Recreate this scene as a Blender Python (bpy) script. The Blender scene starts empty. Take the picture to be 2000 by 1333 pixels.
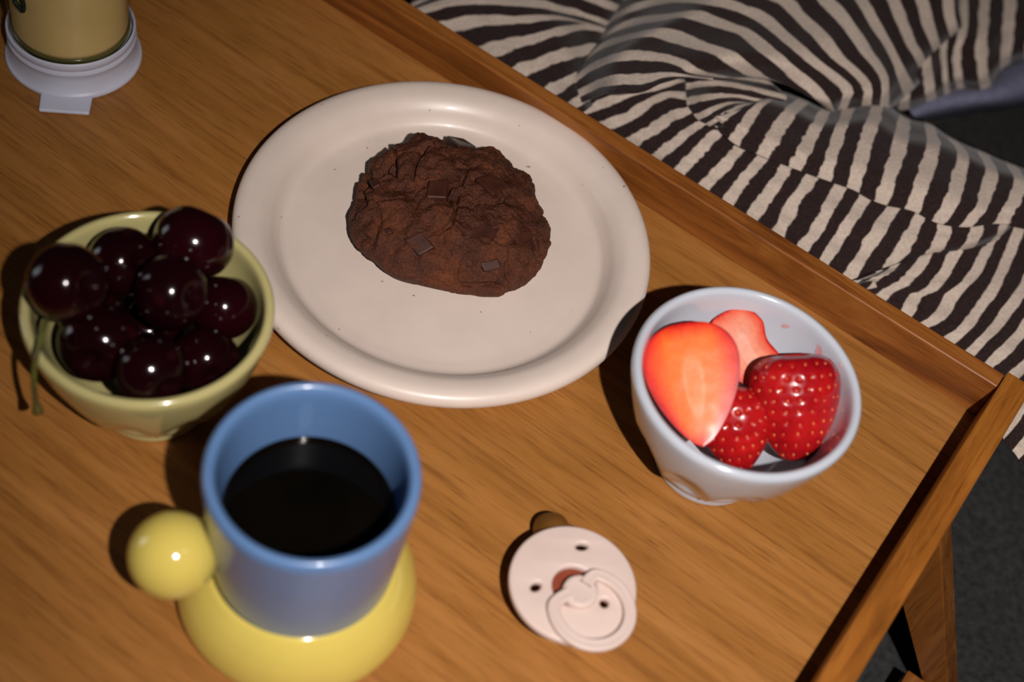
import bpy, bmesh, math, random
from math import sin, cos, pi, sqrt
from mathutils import Vector, Matrix, noise
random.seed(7)
S = 0.001                                   # everything below is written in millimetres
sc = bpy.context.scene
COL = sc.collection

# ---------------------------------------------------------------- camera
F_PX, PITCH, ROLL, CAM_H = 2790.3, 0.9123, 0.2748, 447.84
FW = Vector((0, cos(PITCH), -sin(PITCH)))
_rt = Vector((1, 0, 0)); _up = _rt.cross(FW)
RT = cos(ROLL) * _rt + sin(ROLL) * _up
UP = -sin(ROLL) * _rt + cos(ROLL) * _up
CAM = Vector((0, 0, CAM_H))
cd = bpy.data.cameras.new('camera'); cam = bpy.data.objects.new('camera', cd); COL.objects.link(cam)
cam.matrix_world = Matrix(((RT.x, UP.x, -FW.x, 0), (RT.y, UP.y, -FW.y, 0), (RT.z, UP.z, -FW.z, CAM_H * S), (0, 0, 0, 1)))
cd.sensor_width = 36; cd.lens = F_PX / 2000 * 36
cd.clip_start = 0.01; cd.clip_end = 30
cd.dof.use_dof = True; cd.dof.focus_distance = 0.574; cd.dof.aperture_fstop = 5.6
sc.camera = cam
# ---------------------------------------------------------------- light: dim dusk room, flash to the right of the lens, a dim window far left
w = bpy.data.worlds.new('dim_room'); sc.world = w; w.use_nodes = True
w.node_tree.nodes['Background'].inputs[0].default_value = (0.80, 0.86, 1.0, 1)
w.node_tree.nodes['Background'].inputs[1].default_value = 0.007
fl = bpy.data.lights.new('flash', 'SPOT'); fl.energy = 24; fl.shadow_soft_size = 0.007; fl.color = (1.0, 0.92, 0.885)
fl.spot_size = math.radians(66); fl.spot_blend = 1.0
flo = bpy.data.objects.new('flash', fl); flo.location = (0.118, -0.078, 0.580); COL.objects.link(flo)
flo.rotation_euler = (Vector((0.105, 0.31, 0)) - flo.location).to_track_quat('-Z', 'Y').to_euler()
wl = bpy.data.lights.new('window_light', 'AREA'); wl.shape = 'RECTANGLE'; wl.size = 0.5; wl.size_y = 0.8
wl.energy = 2.4; wl.color = (0.88, 0.92, 1.0)
wlo = bpy.data.objects.new('window_light', wl); wlo.location = (-2.05, 0.38, 0.42)
wlo.rotation_euler = (Vector((-0.05, 0.3, 0)) - wlo.location).to_track_quat('-Z', 'Y').to_euler(); COL.objects.link(wlo)
vs = sc.view_settings
vs.view_transform = 'Standard'; vs.look = 'None'; vs.gamma = 1; vs.exposure = 0; vs.use_curve_mapping = False

# ---------------------------------------------------------------- helpers
def at(px, py, z=0.0):
    """point of the plane at height z that stands behind a pixel of the 2000x1333 photograph"""
    d = FW + (px - 1000) / F_PX * RT - (py - 666.5) / F_PX * UP
    return CAM + d * ((z - CAM_H) / d.z)

def link(name, me, mat=None, parent=None, label=None, smooth=True, kind=None):
    o = bpy.data.objects.new(name, me); COL.objects.link(o)
    if mat: me.materials.append(mat)
    if smooth:
        me.polygons.foreach_set('use_smooth', [True] * len(me.polygons))
    if parent: o.parent = parent
    if label: o['label'] = label
    if kind: o['kind'] = kind
    return o

def mesh(name, V, Fc, mat=None, parent=None, label=None, smooth=True, kind=None, uv=None):
    me = bpy.data.meshes.new(name)
    me.from_pydata([(v[0] * S, v[1] * S, v[2] * S) for v in V], [], Fc)
    if uv:
        l = me.uv_layers.new(name='UVMap')
        for p in me.polygons:
            for li in p.loop_indices:
                l.data[li].uv = uv[me.loops[li].vertex_index]
    me.update()
    return link(name, me, mat, parent, label, smooth, kind)

def thing(name, label, cat, loc=(0, 0, 0), rz=0.0, group=None):
    o = bpy.data.objects.new(name, None); COL.objects.link(o)
    o.empty_display_size = 0.01
    o.location = (loc[0] * S, loc[1] * S, loc[2] * S); o.rotation_euler = (0, 0, rz)
    o['label'] = label; o['category'] = cat
    if group: o['group'] = group
    return o

def crom(P, per=6):
    """Catmull-Rom through points (tuples of any length)"""
    P = [tuple(p) for p in P]
    n = len(P[0])
    E0 = tuple(2 * P[0][k] - P[1][k] for k in range(n)); E1 = tuple(2 * P[-1][k] - P[-2][k] for k in range(n))
    Q = [E0] + P + [E1]; out = []
    for i in range(1, len(Q) - 2):
        a, b, c, d = Q[i - 1], Q[i], Q[i + 1], Q[i + 2]
        for j in range(per):
            t = j / per
            out.append(tuple(0.5 * (2 * b[k] + (c[k] - a[k]) * t + (2 * a[k] - 5 * b[k] + 4 * c[k] - d[k]) * t * t + (3 * b[k] - a[k] - 3 * c[k] + d[k]) * t ** 3) for k in range(n)))
    out.append(P[-1])
    return out

def lathe(prof, n=96, rf=None, per=5):
    """surface of revolution about z; profile ends with r=0 close at a pole; rf(r,z,th)->r"""
    pr = crom(prof, per) if per > 1 else list(prof)
    V, Fc, rows = [], [], []
    for r, z in pr:
        if r < 1e-4:
            rows.append([len(V)] * n); V.append((0, 0, z)); continue
        row = []
        for i in range(n):
            th = 2 * pi * i / n
            rr = rf(r, z, th) if rf else r
            row.append(len(V)); V.append((rr * cos(th), rr * sin(th), z))
        rows.append(row)
    for a, b in zip(rows, rows[1:]):
        for i in range(n):
            j = (i + 1) % n
            q = [a[i], a[j], b[j], b[i]]
            q2 = [v for k, v in enumerate(q) if v not in q[:k]]
            if len(q2) > 2: Fc.append(q2)
    return V, Fc

def tube(path, rad, n=10, flat=1.0):
    V, Fc = [], []
    m = len(path); up = Vector((0.13, 0.2, 1)).normalized()
    P = [Vector(p) for p in path]
    for i, p in enumerate(P):
        t = (P[min(i + 1, m - 1)] - P[max(i - 1, 0)]).normalized()
        a = t.cross(up).normalized(); b = a.cross(t)
        r = rad[i] if isinstance(rad, (list, tuple)) else rad
        for k in range(n):
            th = 2 * pi * k / n
            V.append(p + a * (r * cos(th)) + b * (r * flat * sin(th)))
    for i in range(m - 1):
        for k in range(n):
            j = (k + 1) % n
            Fc.append((i * n + k, i * n + j, (i + 1) * n + j, (i + 1) * n + k))
    Fc.append(tuple(range(n))[::-1]); Fc.append(tuple((m - 1) * n + k for k in range(n)))
    return V, Fc

def hexa(name, corners, mat, parent, bev=0.8, seg=2, label=None, smooth=True, kind=None):
    """bevelled six-sided solid from 8 corners: bottom ring then top ring"""
    bm = bmesh.new()
    vs_ = [bm.verts.new(Vector(c) * S) for c in corners]
    for f in ((3, 2, 1, 0), (4, 5, 6, 7), (0, 1, 5, 4), (1, 2, 6, 5), (2, 3, 7, 6), (3, 0, 4, 7)):
        bm.faces.new([vs_[i] for i in f])
    bmesh.ops.recalc_face_normals(bm, faces=bm.faces)
    if bev: bmesh.ops.bevel(bm, geom=list(bm.edges), offset=bev * S, segments=seg, affect='EDGES', profile=0.5)
    me = bpy.data.meshes.new(name); bm.to_mesh(me); bm.free()
    o = link(name, me, mat, parent, label, False, kind)
    return o

def box(name, x0, x1, y0, y1, z0, z1, mat, parent, bev=0.8, **k):
    return hexa(name, [(x0, y0, z0), (x1, y0, z0), (x1, y1, z0), (x0, y1, z0), (x0, y0, z1), (x1, y0, z1), (x1, y1, z1), (x0, y1, z1)], mat, parent, bev, **k)

def sm(a, b, x):
    t = min(1, max(0, (x - a) / (b - a))); return t * t * (3 - 2 * t)

# ---------------------------------------------------------------- materials
def newmat(name, col, rough=0.5, spec=0.5, **kw):
    m = bpy.data.materials.new(name); m.use_nodes = True
    b = m.node_tree.nodes['Principled BSDF']
    b.inputs['Base Color'].default_value = (*col, 1); b.inputs['Roughness'].default_value = rough
    b.inputs['Specular IOR Level'].default_value = spec
    for k, v in kw.items():
        b.inputs[k.replace('_', ' ')].default_value = v
    return m, m.node_tree, b

def nd(nt, typ, **kw):
    n = nt.nodes.new(typ)
    for k, v in kw.items():
        if hasattr(n, k): setattr(n, k, v)
        else: n.inputs[k.replace('_', ' ')].default_value = v
    return n

def coords(nt, scale=(1, 1, 1), out='Object', rot=(0, 0, 0)):
    t = nd(nt, 'ShaderNodeTexCoord'); m = nd(nt, 'ShaderNodeMapping')
    m.inputs['Scale'].default_value = scale; m.inputs['Rotation'].default_value = rot
    nt.links.new(t.outputs[out], m.inputs['Vector']); return m.outputs[0]

def noi(nt, vec, scale=1.0, detail=3, rough=0.55, dist=0.0):
    n = nd(nt, 'ShaderNodeTexNoise'); n.inputs['Scale'].default_value = scale; n.inputs['Detail'].default_value = detail
    n.inputs['Roughness'].default_value = rough; n.inputs['Distortion'].default_value = dist
    nt.links.new(vec, n.inputs['Vector']); return n.outputs['Fac']

def ramp(nt, fac, stops, interp='LINEAR'):
    r = nd(nt, 'ShaderNodeValToRGB'); cr = r.color_ramp; cr.interpolation = interp
    while len(cr.elements) < len(stops): cr.elements.new(0.5)
    for e, (p, c) in zip(cr.elements, stops):
        e.position = p; e.color = (*c, 1) if len(c) == 3 else c
    nt.links.new(fac, r.inputs[0]); return r.outputs[0]

def mixc(nt, fac, a, b, mode='MIX'):
    m = nd(nt, 'ShaderNodeMix', data_type='RGBA', blend_type=mode)
    for s, v in ((0, fac), (6, a), (7, b)):
        if hasattr(v, 'is_output'): nt.links.new(v, m.inputs[s])
        elif s == 0: m.inputs[s].default_value = v
        else: m.inputs[s].default_value = (*v, 1)
    return m.outputs[2]

def bump(nt, b, h, strength=0.3, dist=0.0005):
    n = nd(nt, 'ShaderNodeBump'); n.inputs['Strength'].default_value = strength; n.inputs['Distance'].default_value = dist
    nt.links.new(h, n.inputs['Height']); nt.links.new(n.outputs[0], b.inputs['Normal'])

def wood(name, cols, axis=0, rough=0.42, spec=0.35, warp=1.5):
    m, nt, b = newmat(name, cols[1], rough, spec)
    def sc_(l, c): return (l, c, c) if axis == 0 else ((c, l, c) if axis == 1 else (c, c, l))
    broad = noi(nt, coords(nt, sc_(7, 60)), 1, 3, 0.5, warp)
    streak = noi(nt, coords(nt, sc_(16, 330)), 1, 4, 0.65, 0.6)
    pores = noi(nt, coords(nt, sc_(60, 1100)), 1, 2, 0.5, 0.2)
    c = ramp(nt, broad, [(0.30, cols[0]), (0.5, cols[1]), (0.72, cols[2])])
    dk = ramp(nt, streak, [(0.28, (0.62, 0.54, 0.46)), (0.5, (1, 1, 1)), (0.75, (1.10, 1.06, 1.0))])
    c = mixc(nt, 0.8, c, dk, 'MULTIPLY')
    pk = ramp(nt, pores, [(0.30, (0.45, 0.36, 0.3)), (0.43, (1, 1, 1))])
    c = mixc(nt, 0.55, c, pk, 'MULTIPLY')
    nt.links.new(c, b.inputs['Base Color'])
    bump(nt, b, pores, 0.18, 0.0003)
    return m

M_PANEL = wood('tray_veneer', [(0.275, 0.112, 0.022), (0.325, 0.136, 0.030), (0.375, 0.162, 0.041)], 0)
M_RAIL = wood('rail_teak', [(0.15, 0.044, 0.008), (0.245, 0.080, 0.014), (0.34, 0.125, 0.026)], 0, warp=2.5)
M_RAIL_Y = wood('rail_teak_cross', [(0.20, 0.068, 0.009), (0.28, 0.096, 0.013), (0.34, 0.125, 0.019)], 1, warp=2.0)
M_LEG = wood('leg_teak', [(0.10, 0.030, 0.006), (0.17, 0.058, 0.010), (0.24, 0.09, 0.018)], 2)

def ceramic(name, col, rough=0.13, spec=0.5, speck=None, var=0.04):
    m, nt, b = newmat(name, col, rough, spec)
    v = noi(nt, coords(nt, (1, 1, 1)), 45, 3)
    lo = tuple(c * (1 - var) for c in col); hi = tuple(min(1, c * (1 + var)) for c in col)
    c = ramp(nt, v, [(0.3, lo), (0.7, hi)])
    if speck:
        s = noi(nt, coords(nt, (1, 1, 1)), 420, 0)
        k = ramp(nt, s, [(0.865, (0, 0, 0)), (0.88, (1, 1, 1))])
        c = mixc(nt, k, c, speck)
    nt.links.new(c, b.inputs['Base Color'])
    bump(nt, b, noi(nt, coords(nt, (1, 1, 1)), 90, 2), 0.05, 0.0004)
    b.inputs['Coat Weight'].default_value = 0.5; b.inputs['Coat Roughness'].default_value = 0.06
    return m
M_PLATE = ceramic('cream_glaze', (0.68, 0.575, 0.50), 0.38, speck=(0.30, 0.20, 0.12))
M_PLATE.node_tree.nodes['Principled BSDF'].inputs['Coat Weight'].default_value = 0.22
M_LIME = ceramic('lime_glaze', (0.50, 0.445, 0.19), 0.16)
M_PALE = ceramic('pale_blue_glaze', (0.50, 0.54, 0.60), 0.16)
M_BLUE = ceramic('blue_glaze', (0.105, 0.205, 0.40), 0.3)
M_BLUE.node_tree.nodes['Principled BSDF'].inputs['Coat Weight'].default_value = 0.3
M_YELLOW = ceramic('yellow_glaze', (0.66, 0.52, 0.11), 0.12)

# ---------------------------------------------------------------- bed: dark blanket under everything
TH = -0.4008
U = Vector((cos(TH), sin(TH), 0)); N = Vector((-sin(TH), cos(TH), 0))
def loc(u, n, z): return U * u + N * n + Vector((0, 0, z))
BED = -122.0
m_bl, nt, b = newmat('charcoal_knit', (0.030, 0.031, 0.030), 0.95, 0.1)
k = noi(nt, coords(nt, (300, 300, 300)), 1, 3)
nt.links.new(ramp(nt, k, [(0.3, (0.020, 0.020, 0.019)), (0.7, (0.042, 0.043, 0.041))]), b.inputs['Base Color'])
bump(nt, b, k, 0.6, 0.001)
V, Fc = [], []
nx, ny = 130, 120
x0, x1, y0, y1 = -900.0, 900.0, -250.0, 1500.0
for j in range(ny + 1):
    for i in range(nx + 1):
        x = x0 + (x1 - x0) * i / nx; y = y0 + (y1 - y0) * j / ny
        p = Vector((x, y, 0))
        z = BED - 2 + 1.4 * sin((p.dot(U) + 10 * noise.noise(p * 0.008)) * 0.16) + 3.0 * noise.noise(p * 0.012)
        V.append((x, y, z))
for j in range(ny):
    for i in range(nx):
        a = j * (nx + 1) + i; Fc.append((a, a + 1, a + nx + 2, a + nx + 1))
nb = len(V)
V += [(x0, y0, BED - 60), (x1, y0, BED - 60), (x1, y1, BED - 60), (x0, y1, BED - 60)]
Fc.append((nb, nb + 3, nb + 2, nb + 1))
e0 = list(range(nx + 1)); e1 = [j * (nx + 1) + nx for j in range(ny + 1)]
e2 = [ny * (nx + 1) + i for i in range(nx, -1, -1)]; e3 = [j * (nx + 1) for j in range(ny, -1, -1)]
for e, c0, c1 in ((e0, nb, nb + 1), (e1, nb + 1, nb + 2), (e2, nb + 2, nb + 3), (e3, nb + 3, nb)):
    Fc.append([c0, c1] + e[::-1])
o = mesh('dark_blanket', V, Fc, m_bl)
o['label'] = 'dark charcoal blanket spread out under the wooden tray'; o['category'] = 'blanket'
# ---------------------------------------------------------------- wooden bed tray on splayed legs
tray = thing('bed_tray', 'brown wooden bed tray with raised rails holding the breakfast dishes', 'tray', (0, 0, BED), TH)
def tl(o):                                  # children are written with the tray top at z = 0
    o.location = (0, 0, -BED * S); return o
FARN, RU, RH, RW, RWR = 419.23, 29.42, 20.6, 8.05, 11.2
tl(box('tray_panel', -480, RU + 4, 62, FARN + 4, -6, 0, M_PANEL, tray, 0.3))
tl(box('rail', -480, RU - 0.05, FARN, FARN + RW, -12, RH, M_RAIL, tray, 0.9, seg=3))
tl(box('rail', RU, RU + RWR, 50, FARN + RW, -12, RH + 2.4, M_RAIL_Y, tray, 0.7))
tl(box('rail', -480, RU - 0.05, 50, 62, -12, RH, M_RAIL, tray, 0.9))
tl(box('rail', -492, -480.05, 50, FARN + RW, -12, RH, M_RAIL_Y, tray, 0.7))
def leg(name, sgn, u_off, n0, n1):
    def uu(u): return sgn * u + u_off
    zt, zb = -6.5, -119.0
    L = lambda z: 48 + (-60 - z) * 0.70; R = lambda z: 44.4 + (-12 - z) * 0.505
    c = []
    for z in (zb, zt):
        a, b_ = uu(min(L(z), R(z) - 9)), uu(R(z))
        c += [(a, n0, z), (b_, n0, z), (b_, n1, z), (a, n1, z)]
    return tl(hexa(name, c, M_LEG, tray, 0.6))
leg('leg', 1, 0, 363, 374); leg('leg', 1, 0, 96, 107)
leg('leg', -1, -450.6, 363, 374); leg('leg', -1, -450.6, 96, 107)
M_BAR = wood('bar_teak', [(0.16, 0.05, 0.008), (0.24, 0.082, 0.013), (0.30, 0.11, 0.02)], 1)
tl(box('stretcher', 68, 79, 107.5, 362.5, -108, -97, M_BAR, tray, 0.8))
tl(box('stretcher', -529, -518, 107.5, 362.5, -108, -97, M_BAR, tray, 0.8))

# ---------------------------------------------------------------- striped cloth heaped beyond the tray
m_st, nt, b = newmat('striped_weave', (0.4, 0.3, 0.25), 0.9, 0.15)
uvn = nd(nt, 'ShaderNodeUVMap'); uvn.uv_map = 'UVMap'
sep = nd(nt, 'ShaderNodeSeparateXYZ'); nt.links.new(uvn.outputs[0], sep.inputs[0])
wob = noi(nt, uvn.outputs[0], 3.0, 2, 0.5)
def math_(op, a, b_=None):
    m = nd(nt, 'ShaderNodeMath', operation=op)
    for i, v in enumerate((a, b_)):
        if v is None: continue
        if hasattr(v, 'is_output'): nt.links.new(v, m.inputs[i])
        else: m.inputs[i].default_value = v
    return m.outputs[0]
vv = math_('ADD', sep.outputs[1], math_('MULTIPLY', math_('SUBTRACT', wob, 0.5), 0.24))
tri = math_('ABSOLUTE', math_('SUBTRACT', math_('FRACT', math_('ADD', vv, 0.5)), 0.5))
fac = ramp(nt, tri, [(0.205, (1, 1, 1)), (0.245, (0, 0, 0))])
weave = noi(nt, coords(nt, (700, 700, 700)), 1, 2)
cream = ramp(nt, weave, [(0.3, (0.46, 0.375, 0.31)), (0.7, (0.58, 0.485, 0.405))])
dark = ramp(nt, weave, [(0.3, (0.014, 0.0075, 0.007)), (0.7, (0.028, 0.015, 0.0135))])
nt.links.new(mixc(nt, fac, dark, cream), b.inputs['Base Color'])
b.inputs['Sheen Weight'].default_value = 0.15
bump(nt, b, weave, 0.35, 0.0008)

def resample(P, n):
    C = crom(P, 10)
    d = [0.0]
    for a, c in zip(C, C[1:]): d.append(d[-1] + sqrt((c[0] - a[0]) ** 2 + (c[1] - a[1]) ** 2))
    out = []; j = 0
    for i in range(n):
        t = d[-1] * i / (n - 1)
        while j < len(d) - 2 and d[j + 1] < t: j += 1
        f = (t - d[j]) / max(1e-9, d[j + 1] - d[j])
        out.append((C[j][0] + (C[j + 1][0] - C[j][0]) * f, C[j][1] + (C[j + 1][1] - C[j][1]) * f))
    return out, d[-1]
def extend(P, e0, e1):
    P = [tuple(map(float, p)) for p in P]
    def ex(a, b_, e):
        l = sqrt((a[0] - b_[0]) ** 2 + (a[1] - b_[1]) ** 2) + 1e-6
        return (a[0] + (a[0] - b_[0]) / l * e, a[1] + (a[1] - b_[1]) / l * e)
    if e0: P = [ex(P[0], P[1], e0)] + P
    if e1: P = P + [ex(P[-1], P[-2], e1)]
    return P
CV, CF, CUV = [], [], []
def patch(stripes, zf, e0=0, e1=0, n=30, per=7, lo=0.6, hi=0.6, i0=0.0):
    """cloth lofted across the mid lines of its woven stripes; zf(s, k) is its height along and across"""
    rows = []; 
    for st in stripes:
        r, L = resample(extend(st, e0, e1), n); rows.append(r)
    m = len(rows); base = len(CV)
    def row_at(v):
        v = v; i = int(min(max(math.floor(v), 0), m - 2)); t = v - i
        g = lambda q: rows[q] if 0 <= q < m else None
        out = []
        for k in range(n):
            b_, c = rows[i][k], rows[i + 1][k]
            if t < 0 or t > 1:
                out.append((b_[0] + (c[0] - b_[0]) * t, b_[1] + (c[1] - b_[1]) * t)); continue
            a = rows[i - 1][k] if i > 0 else (2 * b_[0] - c[0], 2 * b_[1] - c[1])
            d = rows[i + 2][k] if i + 2 < m else (2 * c[0] - b_[0], 2 * c[1] - b_[1])
            out.append(tuple(0.5 * (2 * b_[q] + (c[q] - a[q]) * t + (2 * a[q] - 5 * b_[q] + 4 * c[q] - d[q]) * t * t + (3 * b_[q] - a[q] - 3 * c[q] + d[q]) * t ** 3) for q in (0, 1)))
        return out
    nv = int((m - 1 + lo + hi) * per) + 1
    for j in range(nv):
        v = -lo + (m - 1 + lo + hi) * j / (nv - 1)
        R = row_at(v)
        for k in range(n):
            s = k / (n - 1)
            z = zf(s, min(1, max(0, v / (m - 1))))
            p = at(R[k][0], R[k][1], z)
            z += 1.6 * noise.noise(p * 0.03) + 0.7 * noise.noise(p * 0.09)
            CV.append(at(R[k][0], R[k][1], z)); CUV.append((s * 3 + i0 * 7, v))
    for j in range(nv - 1):
        for k in range(n - 1):
            a = base + j * n + k; CF.append((a, a + 1, a + n + 1, a + n))
def ease(pts):
    def f(s):
        for (a, za), (c, zc) in zip(pts, pts[1:]):
            if s <= c: return za + (zc - za) * sm(a, c, s)
        return pts[-1][1]
    return f
# A: cloth on the far left, running under the big fold
zA = ease([(0, -14), (0.3, -4), (0.6, 2), (0.85, -6), (1, -30)])
patch([[(860, -35), (950, -62), (1080, -62), (1180, -30), (1230, -5)],
       [(840, -2), (900, -28), (1000, -38), (1100, -24), (1160, 0), (1215, 20)],
       [(822, 22), (875, 7), (950, 2), (1025, 8), (1095, 21), (1140, 33), (1195, 52)],
       [(872, 52), (925, 42), (975, 40), (1025, 40), (1085, 37), (1150, 50), (1190, 62)],
       [(940, 108), (985, 93), (1025, 82), (1095, 62), (1140, 54), (1180, 62)],
       [(1008, 144), (1062, 122), (1100, 110), (1140, 100), (1165, 95)],
       [(1070, 183), (1095, 170), (1120, 155), (1140, 145)],
       [(1110, 215), (1130, 200), (1145, 190)]],
      lambda s, v: zA(s), e0=45, e1=30, lo=0.5, hi=0.5, i0=0)
# B: the big arched fold
zB = ease([(0, -14), (0.12, 2), (0.4, 26), (0.7, 28), (0.92, 14), (1, -6)])
patch([[(1110, 195), (1149, 173), (1194, 157), (1260, 154), (1300, 146), (1340, 148), (1400, 156)],
       [(1107, 171), (1140, 141), (1185, 117), (1230, 108), (1275, 111), (1320, 120), (1362, 142), (1425, 152)],
       [(1134, 123), (1170, 93), (1215, 75), (1275, 63), (1320, 72), (1368, 90), (1410, 102), (1446, 126), (1482, 150), (1515, 158)],
       [(1167, 78), (1200, 57), (1245, 42), (1305, 33), (1350, 27), (1395, 42), (1455, 63), (1500, 100), (1545, 137), (1590, 177), (1614, 206)],
       [(1197, 36), (1230, 18), (1275, 5), (1330, -3), (1395, 3), (1440, 15), (1485, 33), (1545, 81), (1590, 120), (1635, 153), (1657, 178), (1648, 200)],
       [(1225, -10), (1270, -30), (1330, -45), (1420, -38), (1480, -25), (1533, 0), (1569, 39), (1605, 75), (1635, 111), (1671, 141), (1695, 171), (1694, 203)],
       [(1260, -50), (1320, -75), (1400, -85), (1500, -75), (1570, -45), (1611, 0), (1641, 27), (1668, 66), (1695, 102), (1716, 129), (1730, 160), (1726, 200)],
       [(1300, -90), (1380, -115), (1480, -118), (1580, -95), (1640, -50), (1683, 0), (1707, 42), (1728, 78), (1746, 111), (1757, 136), (1767, 156)],
       [(1380, -130), (1480, -150), (1590, -145), (1680, -100), (1722, -45), (1746, 0), (1764, 45), (1779, 87), (1790, 104), (1800, 122)],
       [(1500, -170), (1600, -180), (1700, -150), (1760, -90), (1788, -30), (1800, 0), (1809, 36), (1820, 66), (1828, 90)],
       [(1600, -200), (1700, -200), (1790, -150), (1830, -80), (1848, -20), (1852, 10), (1856, 36), (1862, 60)]],
      lambda s, v: zB(s) - 6 * v, e0=22, e1=26, n=40, lo=0.55, hi=0.5, i0=1)
# wedge between the arch and the seam
zF = ease([(0, 2), (0.4, 12), (1, 6)])
patch([[(1290, 137), (1329, 138), (1362, 144), (1419, 150), (1480, 158)],
       [(1332, 172), (1380, 165), (1425, 167), (1470, 176), (1515, 188)],
       [(1329, 207), (1350, 198), (1386, 192), (1430, 188), (1475, 196)],
       [(1355, 232), (1380, 222), (1400, 212), (1425, 204), (1455, 202)],
       [(1378, 246), (1395, 236), (1416, 225), (1446, 210), (1470, 205)]],
      lambda s, v: zF(s) + 1.5, e0=16, e1=22, n=22, lo=0.8, hi=0.8, i0=2)
# C1: lower fold between the crease and the seam
def zC1(s, v):
    top = -4 + 0 * v
    return ease([(0, -24), (0.1, 2), (0.3, 15), (0.7, 15), (1, 9)])(s)
patch([[(1446, 213), (1428, 222), (1412, 230), (1396, 240)],
       [(1508, 186), (1478, 210), (1455, 243), (1435, 275)],
       [(1565, 201), (1542, 221), (1521, 249), (1490, 302)],
       [(1610, 222), (1584, 270), (1555, 327)],
       [(1656, 216), (1640, 258), (1629, 290), (1611, 346)],
       [(1714, 206), (1698, 255), (1680, 315), (1667, 366)],
       [(1767, 240), (1758, 285), (1740, 339), (1721, 393)],
       [(1818, 252), (1824, 282), (1812, 327), (1799, 365), (1784, 408)],
       [(1864, 278), (1882, 303), (1875, 336), (1858, 396), (1834, 432)],
       [(1924, 306), (1938, 335), (1932, 360), (1917, 405), (1890, 440)],
       [(1980, 330), (1992, 352), (1985, 381), (1955, 434)],
       [(2040, 352), (2052, 380), (2045, 410), (2020, 445)],
       [(2100, 375), (2112, 400), (2105, 435), (2085, 460)]],
      zC1, e0=16, e1=4, n=26, lo=0.4, hi=0.5, i0=3)
# C2: between the seam and the rail
zC2 = ease([(0, -12), (0.3, -4), (0.7, 4), (1, 7)])
patch([[(1110, 197), (1149, 175), (1194, 158), (1262, 153)],
       [(1140, 216), (1179, 204), (1212, 189), (1242, 180), (1278, 176), (1325, 158)],
       [(1187, 243), (1230, 228), (1266, 203), (1300, 186), (1332, 190)],
       [(1242, 272), (1275, 255), (1314, 230), (1345, 218)],
       [(1288, 304), (1320, 279), (1350, 255), (1378, 239)],
       [(1327, 333), (1359, 302), (1386, 272), (1408, 254)],
       [(1377, 364), (1416, 324), (1446, 290), (1458, 274)],
       [(1423, 393), (1449, 356), (1482, 318), (1502, 294)],
       [(1472, 421), (1500, 382), (1519, 355), (1537, 323)],
       [(1524, 450), (1548, 398), (1575, 362), (1595, 336)],
       [(1573, 480), (1600, 445), (1618, 410), (1643, 358)],
       [(1612, 508), (1646, 452), (1674, 412), (1697, 376)],
       [(1660, 537), (1692, 488), (1723, 439), (1750, 399)],
       [(1722, 540), (1760, 488), (1782, 452), (1799, 418)],
       [(1800, 512), (1835, 475), (1844, 434)],
       [(1875, 492), (1900, 468), (1907, 444)],
       [(1940, 470), (1958, 445), (1966, 420)],
       [(1985, 430), (1996, 410), (2010, 390)]],
      lambda s, v: zC2(s) + 4 * sm(0.75, 0.95, v) * (1 - s), e0=30, e1=8, n=26, lo=0.4, hi=0.5, i0=4)
# C3: nearest the rail, right of the wrinkle
zC3 = ease([(0, -18), (0.25, -12), (0.6, -7), (1, -1)])
patch([[(1640, 575), (1665, 553), (1690, 540), (1708, 532)],
       [(1682, 556), (1700, 546), (1717, 538), (1737, 524)],
       [(1721, 581), (1745, 562), (1772, 547), (1803, 506)],
       [(1770, 612), (1788, 578), (1828, 557), (1864, 494)],
       [(1808, 634), (1840, 615), (1858, 578), (1898, 541), (1935, 468)],
       [(1856, 665), (1883, 642), (1911, 605), (1942, 562), (1969, 495), (1993, 435)],
       [(1900, 687), (1920, 664), (1938, 648), (1969, 605), (2000, 565), (2020, 520), (2042, 455)],
       [(1933, 712), (1966, 682), (1982, 664), (2008, 632), (2040, 595), (2075, 520), (2095, 470)],
       [(1976, 738), (2002, 714), (2040, 680), (2085, 620), (2120, 550), (2145, 490)],
       [(1972, 828), (2000, 793), (2050, 740), (2110, 670), (2160, 590), (2190, 520)],
       [(2000, 870), (2060, 800), (2130, 720), (2200, 620), (2240, 550)]],
      lambda s, v: zC3(s), e0=26, e1=10, n=30, lo=0.4, hi=0.4, i0=5)
# D: the fold that stands behind, top right
zD = ease([(0, 4), (0.5, 4), (0.85, -8), (1, -26)])
patch([[(1735, 60), (1728, 120), (1720, 190), (1716, 215)],
       [(1775, 60), (1770, 120), (1767, 180), (1766, 214)],
       [(1812, 50), (1808, 100), (1814, 150), (1820, 195)],
       [(1848, -10), (1848, 50), (1843, 95), (1846, 140), (1850, 182)],
       [(1884, -20), (1882, 50), (1869, 100), (1868, 135), (1876, 172)],
       [(1925, -30), (1920, 45), (1917, 100), (1921, 150), (1926, 174)],
       [(1976, -40), (1972, 20), (1967, 80), (1962, 130)],
       [(2030, -50), (2024, 20), (2018, 70), (2012, 110)],
       [(2085, -60), (2080, 10), (2072, 60), (2064, 90)],
       [(2140, -70), (2136, 0), (2130, 40), (2122, 70)]],
      lambda s, v: zD(s) - 6, e0=20, e1=4, n=26, lo=0.5, hi=0.4, i0=6)
cloth = mesh('striped_cloth', CV, CF, m_st, uv=CUV)
cloth['label'] = 'black and cream striped cloth lying in soft folds beyond the tray'; cloth['category'] = 'cloth'
sol = cloth.modifiers.new('thickness', 'SOLIDIFY'); sol.thickness = 0.0008; sol.offset = -1
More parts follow.
